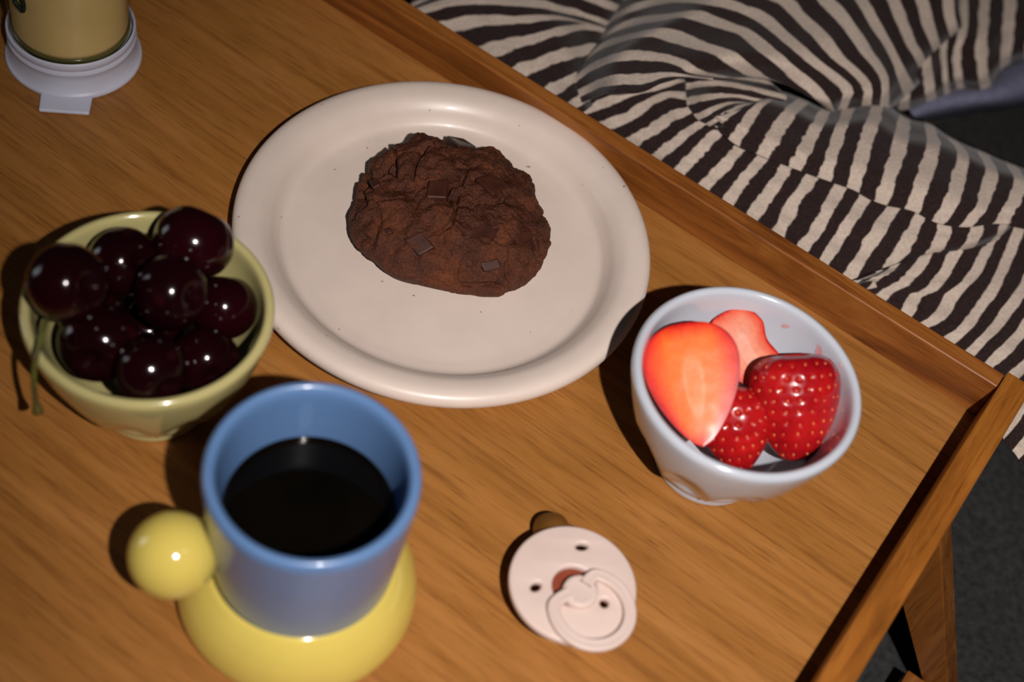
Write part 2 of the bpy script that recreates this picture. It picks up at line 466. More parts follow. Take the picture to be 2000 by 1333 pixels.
# grey-blue sheet whose edge shows under the striped cloth
m_sh, nt, b = newmat('grey_blue_sheet', (0.16, 0.165, 0.24), 0.9, 0.1)
k = noi(nt, coords(nt, (250, 250, 250)), 1, 3)
nt.links.new(ramp(nt, k, [(0.3, (0.135, 0.14, 0.205)), (0.7, (0.185, 0.19, 0.275))]), b.inputs['Base Color'])
bump(nt, b, k, 0.3, 0.001)
V, Fc, n = [], [], 26
rowsS = [[(1770, 190), (1830, 150), (1880, 140), (1940, 110), (2010, 50), (2120, 10)],
         [(1772, 212), (1822, 178), (1872, 168), (1932, 155), (2005, 105), (2120, 60)],
         [(1778, 222), (1830, 200), (1882, 192), (1945, 182), (2010, 150), (2120, 110)],
         [(1788, 229), (1842, 217), (1900, 207), (1962, 200), (2020, 187), (2120, 160)],
         [(1796, 232), (1850, 224), (1905, 214), (1966, 206), (2022, 194), (2120, 168)]]
for q, (r, z) in enumerate(zip(rowsS, (-40, -34, -24, -34, -70))):
    for x, y in resample(r, n)[0]: V.append(at(x, y, z - 4))
for q in range(4):
    for k in range(n - 1): a = q * n + k; Fc.append((a, a + 1, a + n + 1, a + n))
o = mesh('pale_sheet', V, Fc, m_sh)
o['label'] = 'grey-blue sheet edge showing under the striped cloth, above the dark gap'; o['category'] = 'sheet'
s_ = o.modifiers.new('soft', 'SUBSURF'); s_.levels = 2; s_.render_levels = 2
s_ = o.modifiers.new('thickness', 'SOLIDIFY'); s_.thickness = 0.0015

# ---------------------------------------------------------------- plate and cookie
PX, PY = -37.88, 382.07
plate = thing('dinner_plate', 'round cream plate with thick rolled rim, under the chocolate cookie', 'plate', (PX, PY, 0))
prof = [(0, 3.4), (30, 3.4), (54, 3.5), (61, 3.9), (65.4, 4.9), (68.0, 7.6), (70.6, 11.4), (74.4, 14.4), (79.0, 15.6), (82.2, 15.4), (84.2, 14.1), (85, 11.9), (84.3, 9.6), (81.5, 8.2), (74, 6.2), (66, 3.2), (60, 1.2), (56, 0.3), (53.5, 0.2), (52, 1.2), (46, 1.6), (20, 1.6), (0, 1.6)]
V, Fc = lathe(prof, 160)
Fc = [f[::-1] for f in Fc]
mesh('plate_body', V, Fc, M_PLATE, plate)

outl = [(805, 250), (833, 249), (871, 266), (902, 272), (928, 280), (956, 277), (978, 285), (1016, 317), (1041, 342), (1050, 370), (1066, 402), (1069, 433), (1076, 452), (1072, 496), (1054, 531), (1025, 559), (978, 584), (950, 583), (931, 580), (871, 570), (820, 559), (767, 546), (735, 521), (704, 496), (679, 452), (682, 414), (694, 376), (701, 339), (717, 320), (726, 301), (751, 282), (786, 274), (795, 260)]
def oz(y): return 19.0 - 11.0 * sm(330, 500, y)
ow = [at(x, y, oz(y)) for x, y in outl]
CX = sum(p.x for p in ow) / len(ow); CY = sum(p.y for p in ow) / len(ow)
pol = sorted((math.atan2(p.y - CY, p.x - CX) % (2 * pi), sqrt((p.x - CX) ** 2 + (p.y - CY) ** 2)) for p in ow)
def Rth(th):
    th %= 2 * pi
    P3 = [(pol[-1][0] - 2 * pi, pol[-1][1])] + pol + [(pol[0][0] + 2 * pi, pol[0][1])]
    for (a, ra), (c, rc) in zip(P3, P3[1:]):
        if a <= th <= c: return ra + (rc - ra) * (th - a) / max(1e-9, c - a)
    return pol[0][1]
CB, CEQ, CHT = 3.6, 11.5, 27.0
def dome(x, y):
    dx, dy = x - CX, y - CY
    a = sqrt(dx * dx + dy * dy) / Rth(math.atan2(dy, dx))
    if a >= 1: return None
    return CEQ + (CHT - CEQ) * (1 - a ** 2.6) ** 0.62
cookie = thing('chocolate_cookie', 'thick dark chocolate chunk cookie in the middle of the cream plate', 'cookie', (CX, CY, CB))
NT, NR = 320, 150
V, Fc = [], []
def crack(p):
    d = noise.voronoi(Vector((p.x, p.y, p.z * 0.7)) * 0.062 + Vector((3.1, 1.7, 0.4)) + 0.25 * noise.noise_vector(p * 0.11), distance_metric='DISTANCE', exponent=2.5)[0]
    return d[1] - d[0]
for j in range(NR + 1):
    t = j / NR
    for i in range(NT):
        th = 2 * pi * i / NT; R = Rth(th)
        if t <= 0.74:
            a = t / 0.74; rr = R * sin(a * pi / 2) ** 0.95; aa = min(1, rr / R)
            z = CEQ + (CHT - CEQ) * max(0, 1 - aa ** 2.6) ** 0.62
        else:
            q = (t - 0.74) / 0.26; rr = R * (1 - 0.10 * q ** 2); z = CEQ + (CB + 0.4 - CEQ) * q
        p = Vector((CX + rr * cos(th), CY + rr * sin(th), z))
        c_ = Vector((CX, CY, CB + 2)); nrm = Vector(((p.x - CX) * 0.55, (p.y - CY) * 0.55, (p.z - CB) * 1.6)).normalized()
        edge = 1 - sm(0.80, 1.0, t)
        ck = crack(p)
        dsp = 2.6 * noise.noise(p * 0.055 + Vector((9, 2, 4))) + 2.0 * noise.noise(p * 0.12) + 1.0 * noise.noise(p * 0.28) + 0.35 * noise.noise(p * 0.55) + 0.28 * noise.noise(p * 0.95) + 0.42 * noise.noise(p * 2.1)
        gate = sm(-0.05, 0.3, noise.noise(p * 0.04 + Vector((1, 5, 2))) + 0.12)
        dsp -= 3.0 * (1 - sm(0.0, 0.15, ck)) * gate
        dsp *= (0.35 + 0.65 * edge) * (0.45 + 0.55 * (1 - sm(0.55, 0.74, t)))
        p = p + nrm * dsp
        p.z = max(p.z, CB)
        V.append((p.x - CX, p.y - CY, p.z - CB))
for j in range(NR):
    for i in range(NT):
        k = (i + 1) % NT
        Fc.append((j * NT + i, (j + 1) * NT + i, (j + 1) * NT + k, j * NT + k))
Fc.append([NR * NT + i for i in range(NT)][::-1])
m_ck, nt, b = newmat('chocolate_dough', (0.06, 0.022, 0.012), 0.55, 0.28)
c1 = noi(nt, coords(nt, (1, 1, 1)), 70, 4, 0.65); c2 = noi(nt, coords(nt, (1, 1, 1)), 900, 3, 0.7)
c = ramp(nt, c1, [(0.3, (0.042, 0.0115, 0.0055)), (0.5, (0.080, 0.0225, 0.009)), (0.72, (0.140, 0.040, 0.013))])
c = mixc(nt, 0.6, c, ramp(nt, c2, [(0.35, (0.55, 0.5, 0.5)), (0.55, (1, 1, 1)), (0.74, (2.0, 1.7, 1.3))]), 'MULTIPLY')
nt.links.new(c, b.inputs['Base Color'])
nt.links.new(ramp(nt, c1, [(0.35, (0.34,) * 3), (0.65, (0.75,) * 3)]), b.inputs['Roughness'])
bump(nt, b, c2, 0.9, 0.0012)
mesh('cookie_dough', V, Fc, m_ck, cookie)
m_ch, nt, b = newmat('dark_chocolate', (0.040, 0.014, 0.009), 0.5, 0.22)
nt.links.new(ramp(nt, noi(nt, coords(nt, (1, 1, 1)), 160, 3), [(0.3, (0.034, 0.010, 0.006)), (0.7, (0.062, 0.020, 0.011))]), b.inputs['Base Color'])
def chunk(quad, lift=0.5):
    W = []
    for px, py in quad:
        z = 20.0
        for _ in range(14):
            p = at(px, py, z); d = dome(p.x, p.y)
            z = 0.5 * z + 0.5 * ((d if d is not None else CEQ))
        W.append(at(px, py, z))
    cen = sum(W, Vector()) / 4
    nrm = (W[1] - W[0]).cross(W[2] - W[0]).normalized()
    if nrm.z < 0: nrm = -nrm
    off = Vector((CX, CY, CB))
    top = [p + nrm * (lift + 0.6) - off for p in W]; bot = [cen + (p - cen) * 1.12 - nrm * 4.5 - off for p in W]
    hexa('chocolate_chunk', bot + top, m_ch, cookie, 0.7, 3)
for q, l in (([(838, 356), (876, 354), (872, 390), (832, 388)], 0.7), ([(929, 352), (958, 342), (994, 366), (962, 384)], 0.7), ([(790, 470), (822, 453), (850, 484), (818, 502)], 0.8),
             ([(905, 462), (940, 434), (976, 446), (952, 484)], 0.2), ([(872, 268), (905, 273), (930, 290), (896, 287)], 0.5), ([(1003, 455), (1034, 450), (1048, 490), (1014, 498)], 0.1),
             ([(750, 450), (764, 446), (770, 458), (756, 462)], 1.2), ([(723, 356), (737, 350), (745, 364), (730, 372)], 0.8), ([(936, 512), (972, 504), (980, 524), (946, 532)], 0.0)):
    chunk(q, l)

# ---------------------------------------------------------------- faceted bowls
def facet(r, z, th):
    NFC = 10
    x = ((th * NFC / (2 * pi)) % 1.0) - 0.5
    ztop = 35 - 54 * x * x
    wz = (1 - sm(ztop - 6, ztop + 1.5, z)) * sm(7, 13, z)
    poly = cos(pi / NFC) / cos(x * 2 * pi / NFC)
    return r * (1 - wz * (1 - poly * 1.0) - wz * 0.055 * (1 - (2 * x) ** 2))
BO = [(0, 1.2), (15, 1.2), (17.5, 0.4), (19.5, 0.1), (20.7, 1.0), (21.0, 4.0), (21.8, 6.0), (25.2, 10.3), (30.2, 18), (34.8, 28), (38.5, 39), (40.9, 48), (41.8, 53), (41.3, 55.0), (40.0, 55.7)]
BI = [(38.7, 55.1), (37.9, 53), (36.8, 46), (34.0, 35), (29.6, 25), (23.6, 16), (15.5, 10), (8, 7.4), (0, 7.1)]
def bowl(name, label, mat, x, y, rz):
    t = thing(name, label, 'bowl', (x, y, 0), rz)
    pr = BO + BI; V, Fc = lathe(pr, 160, None, 5)
    pc = crom(pr, 5); k_in = (len(BO)) * 5
    W = []
    idx = 0
    for q, (r, z) in enumerate(pc):
        if r < 1e-4: W.append(V[idx]); idx += 1; continue
        for i in range(160):
            vx, vy, vz = V[idx]; idx += 1
            if q < k_in:
                th = math.atan2(vy, vx) % (2 * pi); r2 = facet(r, z, th); vx, vy = r2 * cos(th), r2 * sin(th)
            W.append((vx, vy, vz))
    mesh('bowl_body', W, Fc, mat, t)
    return t
B1 = (-120.83, 277.30); B2 = (83.93, 316.45)
bowl('small_bowl', 'small lime green ceramic bowl with faceted sides, full of cherries', M_LIME, *B1, 0.1)
bowl('small_bowl', 'small pale blue ceramic bowl with faceted sides, holding cut strawberries', M_PALE, *B2, 0.3)

m_ju, nt, b = newmat('berry_juice', (0.62, 0.30, 0.30), 0.3, 0.4)
nt.links.new(ramp(nt, noi(nt, coords(nt, (1, 1, 1)), 300, 2), [(0.35, (0.58, 0.25, 0.26)), (0.65, (0.55, 0.42, 0.44))]), b.inputs['Base Color'])
def on_wall(px, py):
    for k in range(400):                       # walk down the ray until it meets the far inner wall of the pale bowl
        p = at(px, py, 60 - k * 0.15); rr = sqrt((p.x - B2[0]) ** 2 + (p.y - B2[1]) ** 2)
        z = p.z; ri = 0.0
        for (ra, za), (rb, zb) in zip(BI, BI[1:]):
            if zb <= z <= za: ri = rb + (ra - rb) * (z - zb) / max(1e-6, za - zb)
        if z < 54 and rr >= ri - 0.1 and p.y > B2[1] - 10: return p
    return p
PALE = [o for o in bpy.data.objects if o.type == 'MESH' and o.parent and o.parent.name == 'small_bowl.001'][0].parent
for px, py, a_, b_ in ((1600, 685, 7, 12), (1534, 637, 8, 5), (1644, 712, 4, 7)):
    c0 = on_wall(px, py); V = [c0]
    for k in range(14):
        an = 2 * pi * k / 14; V.append(on_wall(px + a_ * cos(an) * (1 + 0.3 * sin(3 * an)), py + b_ * sin(an)))
    inw = Vector((B2[0] - c0.x, B2[1] - c0.y, 12)).normalized() * 0.18
    V = [v + inw - Vector((*B2, 0)) for v in V]
    R_ = Matrix.Rotation(-0.3, 3, 'Z'); V = [R_ @ v for v in V]
    mesh('juice_smear', V, [(0, 1 + k, 1 + (k + 1) % 14) for k in range(14)], m_ju, PALE, label='faint pink juice smear on the inner wall')

# ---------------------------------------------------------------- cherries
m_cy, nt, b = newmat('cherry_skin', (0.02, 0.002, 0.004), 0.14, 0.35)
c1 = noi(nt, coords(nt, (1, 1, 1)), 60, 3); c2 = noi(nt, coords(nt, (1, 1, 1)), 1500, 1)
c = ramp(nt, c1, [(0.35, (0.004, 0.0005, 0.0012)), (0.7, (0.019, 0.0012, 0.003))])
c = mixc(nt, ramp(nt, c2, [(0.66, (0, 0, 0)), (0.72, (0.5, 0.5, 0.5))]), c, (0.03, 0.004, 0.005))
nt.links.new(c, b.inputs['Base Color'])
b.inputs['Coat Weight'].default_value = 0.3; b.inputs['Coat Roughness'].default_value = 0.05
b.inputs['Subsurface Weight'].default_value = 0.0
m_stem, nt, b = newmat('green_stem', (0.10, 0.10, 0.02), 0.5, 0.3)
nt.links.new(ramp(nt, noi(nt, coords(nt, (1, 1, 1)), 120, 2), [(0.35, (0.075, 0.055, 0.015)), (0.65, (0.11, 0.135, 0.02))]), b.inputs['Base Color'])
ch_me = None
def cherry_mesh():
    V, Fc = [], []; NU, NV = 40, 28
    for j in range(NV + 1):
        ph = pi * j / NV
        r = sin(ph); z = cos(ph)
        z -= 0.34 * math.exp(-(r / 0.30) ** 2) * (z > 0)         # stem dimple
        for i in range(NU):
            th = 2 * pi * i / NU
            f = 1 + 0.03 * cos(2 * th) - 0.03 * math.exp(-((th - pi) / 0.25) ** 2)
            V.append((r * f * 1.04, 0, 0)) if False else V.append((r * f * cos(th) * 1.03, r * f * sin(th) * 1.03, z * 0.97 - 0.03))
    for j in range(NV):
        for i in range(NU):
            k = (i + 1) % NU
            Fc.append((j * NU + i, (j + 1) * NU + i, (j + 1) * NU + k, j * NU + k))
    return V, Fc
CHV, CHF = cherry_mesh()
CH = [(-141.8, 264.4, 72.0, 13.0), (-134.8, 291.1, 55.5, 12.0), (-114.5, 303.5, 61.2, 13.2), (-113.1, 278.8, 62.6, 12.2), (-99.5, 290.6, 47.0, 11.8), (-131.9, 260.8, 48.7, 13.2),
      (-143.4, 279.2, 37.3, 12.0), (-111.9, 275.6, 28.5, 11.8), (-127.9, 291.2, 22.9, 12.0), (-110.2, 252.5, 54.4, 11.5), (-97.7, 268.1, 44.4, 11.6)]
CHL = ['dark red cherry at the upper left of the lime bowl, close to the rim', 'dark cherry at the back of the lime bowl, second from the plate',
       'large dark cherry resting topmost against the back rim, nearest the plate', 'wine red cherry in the middle of the lime bowl, with a bright glint',
       'wine red cherry on the right side of the lime bowl, beside the plate', 'dark cherry at the lower left of the heap in the lime bowl',
       'shaded cherry with a long green stem hanging over the bowl rim', 'shaded cherry deep in the bowl with a short green stem stub',
       'nearly black cherry at the bottom of the lime bowl, under the others', 'dark cherry against the front rim of the lime bowl, towards the mug',
       'dark cherry at the front right inside the lime bowl']
CROT = [(0.5, 0.9, 0.3), (0.9, 0.3, 1.0), (-0.9, 0.5, 0.2), (0.7, -0.9, 2.0), (-0.6, 0.9, 1.2), (1.1, -0.6, 0.4), (0.4, -1.1, 0.2), (0.5, 0.6, 0), (0.2, 0.2, 0), (1.4, 0.5, 0.8), (1.0, 1.0, 0.1)]
from mathutils import Euler
me0 = None
for i, ((x, y, z, r), lab, ro) in enumerate(zip(CH, CHL, CROT)):
    if i in (6, 7):
        t = thing('cherry', lab, 'cherry', (x, y, z), 0, 'cherries in the lime green bowl')
        R = Euler(ro).to_matrix()
        mesh('flesh', [R @ Vector(v) * r for v in CHV], CHF, m_cy, t)
        if i == 6:
            path = [(-144.5, 273.5, 47.5)] + [tuple(at(px, py, zz)) for px, py, zz in ((106, 592, 56), (92, 622, 62), (80, 660, 62.5), (70, 700, 60), (66, 735, 54), (68, 770, 47), (74, 806, 40))]
        else:
            path = [(-112, 270, 38.5)] + [tuple(at(px, py, zz)) for px, py, zz in ((322, 712, 45.0), (338, 699, 49), (352, 692, 51), (368, 686, 51.5))]
        pc = crom(path, 6); n = len(pc)
        rad = [0.95 + 0.9 * sm(n - 5, n - 1, k) + 0.3 * (1 - sm(0, 4, k)) for k in range(n)] if i == 6 else [1.3 - 0.3 * k / n for k in range(n)]
        V, Fc = tube([Vector(p) - Vector((x, y, z)) for p in pc], rad, 10)
        mesh('stem', V, Fc, m_stem, t, label='thin green stem with a flared end' if i == 6 else 'short green stem stub')
    else:
        if me0 is None:
            o = mesh('cherry', CHV, CHF, m_cy); me0 = o.data
        else:
            o = bpy.data.objects.new('cherry', me0); COL.objects.link(o)
        o.location = (x * S, y * S, z * S); o.scale = (r, r, r); o.rotation_euler = ro
        o['label'] = lab; o['category'] = 'cherry'; o['group'] = 'cherries in the lime green bowl'

# ---------------------------------------------------------------- strawberries
def sb_skin():
    m, nt, b = newmat('strawberry_skin', (0.55, 0.01, 0.012), 0.3, 0.35)
    c = ramp(nt, noi(nt, coords(nt, (1, 1, 1)), 75, 3), [(0.3, (0.28, 0.002, 0.006)), (0.7, (0.48, 0.009, 0.009))])
    nt.links.new(c, b.inputs['Base Color'])
    b.inputs['Subsurface Weight'].default_value = 0.15; b.inputs['Subsurface Radius'].default_value = (0.004, 0.001, 0.0006); b.inputs['Subsurface Scale'].default_value = 0.6
    b.inputs['Coat Weight'].default_value = 0.45; b.inputs['Coat Roughness'].default_value = 0.08
    bump(nt, b, noi(nt, coords(nt, (1, 1, 1)), 400, 2), 0.15, 0.0006)
    return m
m_sk = sb_skin()
m_seed, nt, b = newmat('strawberry_seed', (0.62, 0.22, 0.06), 0.35, 0.5)
nt.links.new(ramp(nt, noi(nt, coords(nt, (1, 1, 1)), 150, 1), [(0.35, (0.52, 0.05, 0.02)), (0.65, (0.66, 0.17, 0.05))]), b.inputs['Base Color'])
def sb_cut(name, edge, mid, heart, core):
    m, nt, b = newmat(name, mid, 0.42, 0.3)
    t = nd(nt, 'ShaderNodeUVMap'); t.uv_map = 'UVMap'
    s_ = nd(nt, 'ShaderNodeSeparateXYZ'); nt.links.new(t.outputs[0], s_.inputs[0])
    def M(op, a, b_=None):
        q = nd(nt, 'ShaderNodeMath', operation=op)
        for i, v in enumerate((a, b_)):
            if v is None: continue
            if hasattr(v, 'is_output'): nt.links.new(v, q.inputs[i])
            else: q.inputs[i].default_value = v
        return q.outputs[0]
    nz = noi(nt, t.outputs[0], 5, 3)
    ax = M('ABSOLUTE', s_.outputs[0]); ty = M('ABSOLUTE', M('SUBTRACT', M('MULTIPLY', s_.outputs[1], 2), 1.0))
    d = M('ADD', M('MAXIMUM', ax, M('POWER', ty, 2)), M('MULTIPLY', M('SUBTRACT', nz, 0.5), 0.22))
    c = ramp(nt, d, [(0.1, heart), (0.5, mid), (0.86, edge), (0.97, (0.45, 0.006, 0.008))])
    e = M('SQRT', M('ADD', M('POWER', M('MULTIPLY', s_.outputs[0], 3.6), 2), M('POWER', M('MULTIPLY', M('SUBTRACT', s_.outputs[1], 0.52), 3.4), 2)))
    e = M('ADD', e, M('MULTIPLY', M('SUBTRACT', nz, 0.5), 0.5))
    k = ramp(nt, e, [(0.0, (0.55,) * 3), (0.45, (0.30,) * 3), (0.75, (0.75,) * 3), (1.0, (0, 0, 0))])
    c = mixc(nt, k, c, core)
    fib = noi(nt, coords(nt, (1, 1, 1)), 500, 2)
    c = mixc(nt, 0.25, c, ramp(nt, fib, [(0.3, (0.7, 0.6, 0.55)), (0.7, (1.2, 1.2, 1.2))]), 'MULTIPLY')
    nt.links.new(c, b.inputs['Base Color'])
    b.inputs['Subsurface Weight'].default_value = 0.1; b.inputs['Subsurface Radius'].default_value = (0.004, 0.001, 0.0006); b.inputs['Subsurface Scale'].default_value = 0.5
    b.inputs['Coat Weight'].default_value = 0.12; b.inputs['Coat Roughness'].default_value = 0.2
    bump(nt, b, fib, 0.12, 0.0004)
    return m
m_cut1 = sb_cut('strawberry_flesh_orange', (0.72, 0.030, 0.008), (0.80, 0.15, 0.012), (0.80, 0.18, 0.02), (0.78, 0.29, 0.12))
m_cut2 = sb_cut('strawberry_flesh_pale', (0.70, 0.085, 0.045), (0.76, 0.25, 0.155), (0.78, 0.33, 0.23), (0.80, 0.42, 0.31))
GRP = 'cut strawberries in the pale blue bowl'
def strawberry(label, px, py, z, L, Wd, D, roll, pitch, yaw, facing, power=0.62, blunt=0.75, cutm=None, seedn=9, wob=0.0):
    """half a strawberry; axis from shoulder to tip along local -Y, cut at local z=0; facing=+1: cut looks out, -1: skin looks out"""
    c = at(px, py, z)
    t = thing('strawberry_half', label, 'strawberry', c, 0, GRP)
    B = Matrix((RT, UP, -FW)).transposed() @ (Euler((pitch, yaw, roll)).to_matrix())
    sg = -1 if facing > 0 else 1
    def wd(q): return max(0.0, sin(pi * min(1, max(0, q)) ** power)) ** blunt
    NA, NB = 90, 64
    seeds = []
    rows = max(4, int(L / 4.2))
    for a in range(rows):
        q = (a + 0.7) / (rows + 0.4); w_ = wd(q)
        m = max(2, int(seedn * w_ + 0.5))
        for k in range(m):
            ph = pi * (k + 0.5 + (0.5 if a % 2 else 0)) / m
            if ph < pi - 0.08: seeds.append((q + random.uniform(-.012, .012), ph + random.uniform(-.05, .05)))
    def pos(q, ph, off=0.0):
        w_ = wd(q)
        x = -cos(ph) * Wd / 2 * w_ * (1 + wob * noise.noise(Vector((q * 4, cos(ph) * 1.5, 3)))); zz = sin(ph) * D * w_ * sg; y = L * (0.5 - q)
        nr = Vector((x / (Wd / 2) ** 2, (0.5 - q) * 1.2 / L, zz / D ** 2))
        nr = nr.normalized() if nr.length > 1e-9 else Vector((0, 1, 0))
        return Vector((x, y, zz)) + nr * off, nr
    V, Fc = [], []
    for a in range(NA + 1):
        q = 0.002 + 0.996 * a / NA
        for k in range(NB + 1):
            ph = pi * k / NB
            off = 0.35 * noise.noise(Vector((q * 5, ph * 2, L)))
            for sq, sp in seeds:
                if abs(sq - q) < 0.1:
                    d2 = ((sq - q) * L) ** 2 + ((sp - ph) * Wd * 0.5 * wd(q)) ** 2
                    if d2 < 9: off -= 0.75 * math.exp(-d2 / 0.9)
            edge = sm(0, 0.12, min(ph, pi - ph))
            p, _ = pos(q, ph, off * edge)
            V.append(B @ p)
    for a in range(NA):
        for k in range(NB):
            o_ = a * (NB + 1) + k
            Fc.append((o_, o_ + 1, o_ + NB + 2, o_ + NB + 1) if sg > 0 else (o_, o_ + NB + 1, o_ + NB + 2, o_ + 1))
    mesh('skin', V, Fc, m_sk, t)
    V, Fc, UVs = [], [], []
    NC = 22
    for a in range(NA + 1):
        q = 0.002 + 0.996 * a / NA; w_ = wd(q)
        l, _ = pos(q, 0); r_, _ = pos(q, pi)
        for k in range(NC + 1):
            f = k / NC; p = l.lerp(r_, f)
            rim = 1 - (2 * f - 1) ** 2
            p.z += -sg * (1.0 * rim * w_ + 0.12 * noise.noise(p * 0.2) * rim)
            V.append(B @ p); UVs.append((2 * f - 1, q))
    for a in range(NA):
        for k in range(NC):
            o_ = a * (NC + 1) + k
            Fc.append((o_, o_ + NC + 1, o_ + NC + 2, o_ + 1) if sg > 0 else (o_, o_ + 1, o_ + NC + 2, o_ + NC + 1))
    mesh('cut_face', V, Fc, cutm or m_cut1, t, uv=UVs)
    V, Fc = [], []
    for sq, sp in seeds:
        p, nr = pos(sq, sp, -0.42)
        ax = Vector((0, -1, 0)); a_ = ax.cross(nr).normalized(); ax = nr.cross(a_).normalized()
        base = len(V); n = 8
        V.append(B @ (p + nr * 0.34))
        for ring, (rr, h) in enumerate(((0.6, 0.22), (1.0, -0.1))):
            for k in range(n):
                an = 2 * pi * k / n
                V.append(B @ (p + a_ * (0.42 * rr * cos(an)) + ax * (0.68 * rr * sin(an)) + nr * h))
        for k in range(n):
            j = (k + 1) % n
            Fc.append((base, base + 1 + k, base + 1 + j)); Fc.append((base + 1 + k, base + 1 + n + k, base + 1 + n + j, base + 1 + j))
    mesh('seeds', V, Fc, m_seed, t, kind='stuff')
    return t
strawberry('back strawberry piece showing pale pink cut flesh, leaning behind the orange half', 1462, 690, 42, 36, 21, 9, 0.50, -0.25, 0.15, 1, 0.8, 0.42, m_cut2, 8, 0.25)
strawberry('front lower strawberry half, red and seedy, wedged between the two larger pieces', 1437, 842, 33, 33, 27, 10, 0.15, 0.2, -0.2, -1, 0.7, 0.7, None, 10)
strawberry('large strawberry half with its orange cut face turned up, at the left of the bowl', 1356, 751, 47, 45, 34.5, 12, 0.14, -0.15, -0.10, 1, 0.62, 0.66, m_cut1, 10)
strawberry('glossy red strawberry half, skin side up, at the right of the pale blue bowl', 1552, 797, 41, 39, 34, 14, 0.06, 0.1, 0.15, -1, 0.56, 0.45, None, 11)

# ---------------------------------------------------------------- mug with ball handle and coffee
MX, MY = -46.35, 217.83
mug = thing('coffee_mug', 'blue ceramic mug with yellow ball handle and bulging yellow base, filled with coffee', 'mug', (MX, MY, 0))
pr = [(0, 18), (26, 18), (28.4, 19.5), (29.3, 24), (29.9, 30), (30.8, 44), (31.7, 58), (32.3, 70), (32.7, 76), (32.3, 79), (30.9, 80.2), (29.4, 79.4), (28.4, 76.5), (27.8, 68), (27.0, 55), (26.4, 42), (25, 32), (20, 28), (0, 27)]
V, Fc = lathe(pr, 144); mesh('cup', V, Fc, M_BLUE, mug)
pr = [(0, 1.2), (24, 1.2), (30, 0.1), (36, 0.3), (39.2, 2.2), (40.2, 5.5), (39.9, 10), (38.2, 16), (35.4, 21.5), (32.2, 25.6), (30.2, 27.2), (29.2, 26.4), (27.5, 23), (0, 22)]
V, Fc = lathe(pr, 144); mesh('base', [(x - 1.0, y, z) for x, y, z in V], Fc, M_YELLOW, mug, label='bulging glossy yellow base')
bc = at(338, 1085, 43)
bm = bmesh.new(); bmesh.ops.create_uvsphere(bm, u_segments=64, v_segments=40, radius=13.75 * S)
bmesh.ops.translate(bm, verts=bm.verts, vec=(Vector((bc.x - MX, bc.y - MY, bc.z))) * S)
me = bpy.data.meshes.new('ball_handle'); bm.to_mesh(me); bm.free()
link('ball_handle', me, M_YELLOW, mug, 'glossy yellow ball handle')
m_cf, nt, b = newmat('black_coffee', (0.004, 0.0025, 0.0015), 0.06, 0.12)
nt.links.new(ramp(nt, noi(nt, coords(nt, (1, 1, 1)), 40, 2), [(0.3, (0.0015, 0.0012, 0.0008)), (0.7, (0.003, 0.0022, 0.0014))]), b.inputs['Base Color'])
V, Fc = lathe([(0, 28.5), (18, 29.0), (24.2, 33), (25.9, 42), (26.7, 55.0), (26.6, 55.6), (25.8, 55.15), (24.6, 55.0), (12, 54.9), (0, 54.9)], 96, None, 3)
o = mesh('coffee', V, Fc, m_cf); o.location = (MX * S, MY * S, 0)
o['label'] = 'black coffee filling the blue mug about two thirds'; o['category'] = 'coffee'

# ---------------------------------------------------------------- pacifier
m_pk, nt, b = newmat('blush_plastic', (0.70, 0.55, 0.49), 0.45, 0.4)
nt.links.new(ramp(nt, noi(nt, coords(nt, (1, 1, 1)), 60, 3), [(0.3, (0.62, 0.49, 0.43)), (0.7, (0.66, 0.525, 0.465))]), b.inputs['Base Color'])
m_lx, nt, b = newmat('amber_latex', (0.24, 0.085, 0.02), 0.3, 0.5)
nt.links.new(ramp(nt, noi(nt, coords(nt, (1, 1, 1)), 90, 2), [(0.3, (0.11, 0.045, 0.008)), (0.7, (0.17, 0.07, 0.014))]), b.inputs['Base Color'])
b.inputs['Subsurface Weight'].default_value = 0.2; b.inputs['Subsurface Radius'].default_value = (0.004, 0.0015, 0.0005); b.inputs['Subsurface Scale'].default_value = 0.5
m_rc, nt, b = newmat('brown_recess', (0.22, 0.045, 0.02), 0.5, 0.3)
nt.links.new(ramp(nt, noi(nt, coords(nt, (1, 1, 1)), 90, 2), [(0.3, (0.20, 0.042, 0.02)), (0.7, (0.25, 0.055, 0.027))]), b.inputs['Base Color'])
PZ = 15.0
pcn = at(1118, 1143, PZ)
pac = thing('pacifier', 'blush pink round pacifier with a ring, lying on the wooden tray', 'pacifier', (pcn.x, pcn.y, 0))
ex0 = Vector((RT.x, RT.y, 0)).normalized(); ey0 = Vector((-ex0.y, ex0.x, 0))
TLT = 0.0
ex = ex0; ey = (ey0 * cos(TLT) + Vector((0, 0, sin(TLT)))); ez = ex.cross(ey)
def pl(x, y, z): return ex * x + ey * y + ez * z + Vector((0, 0, PZ))
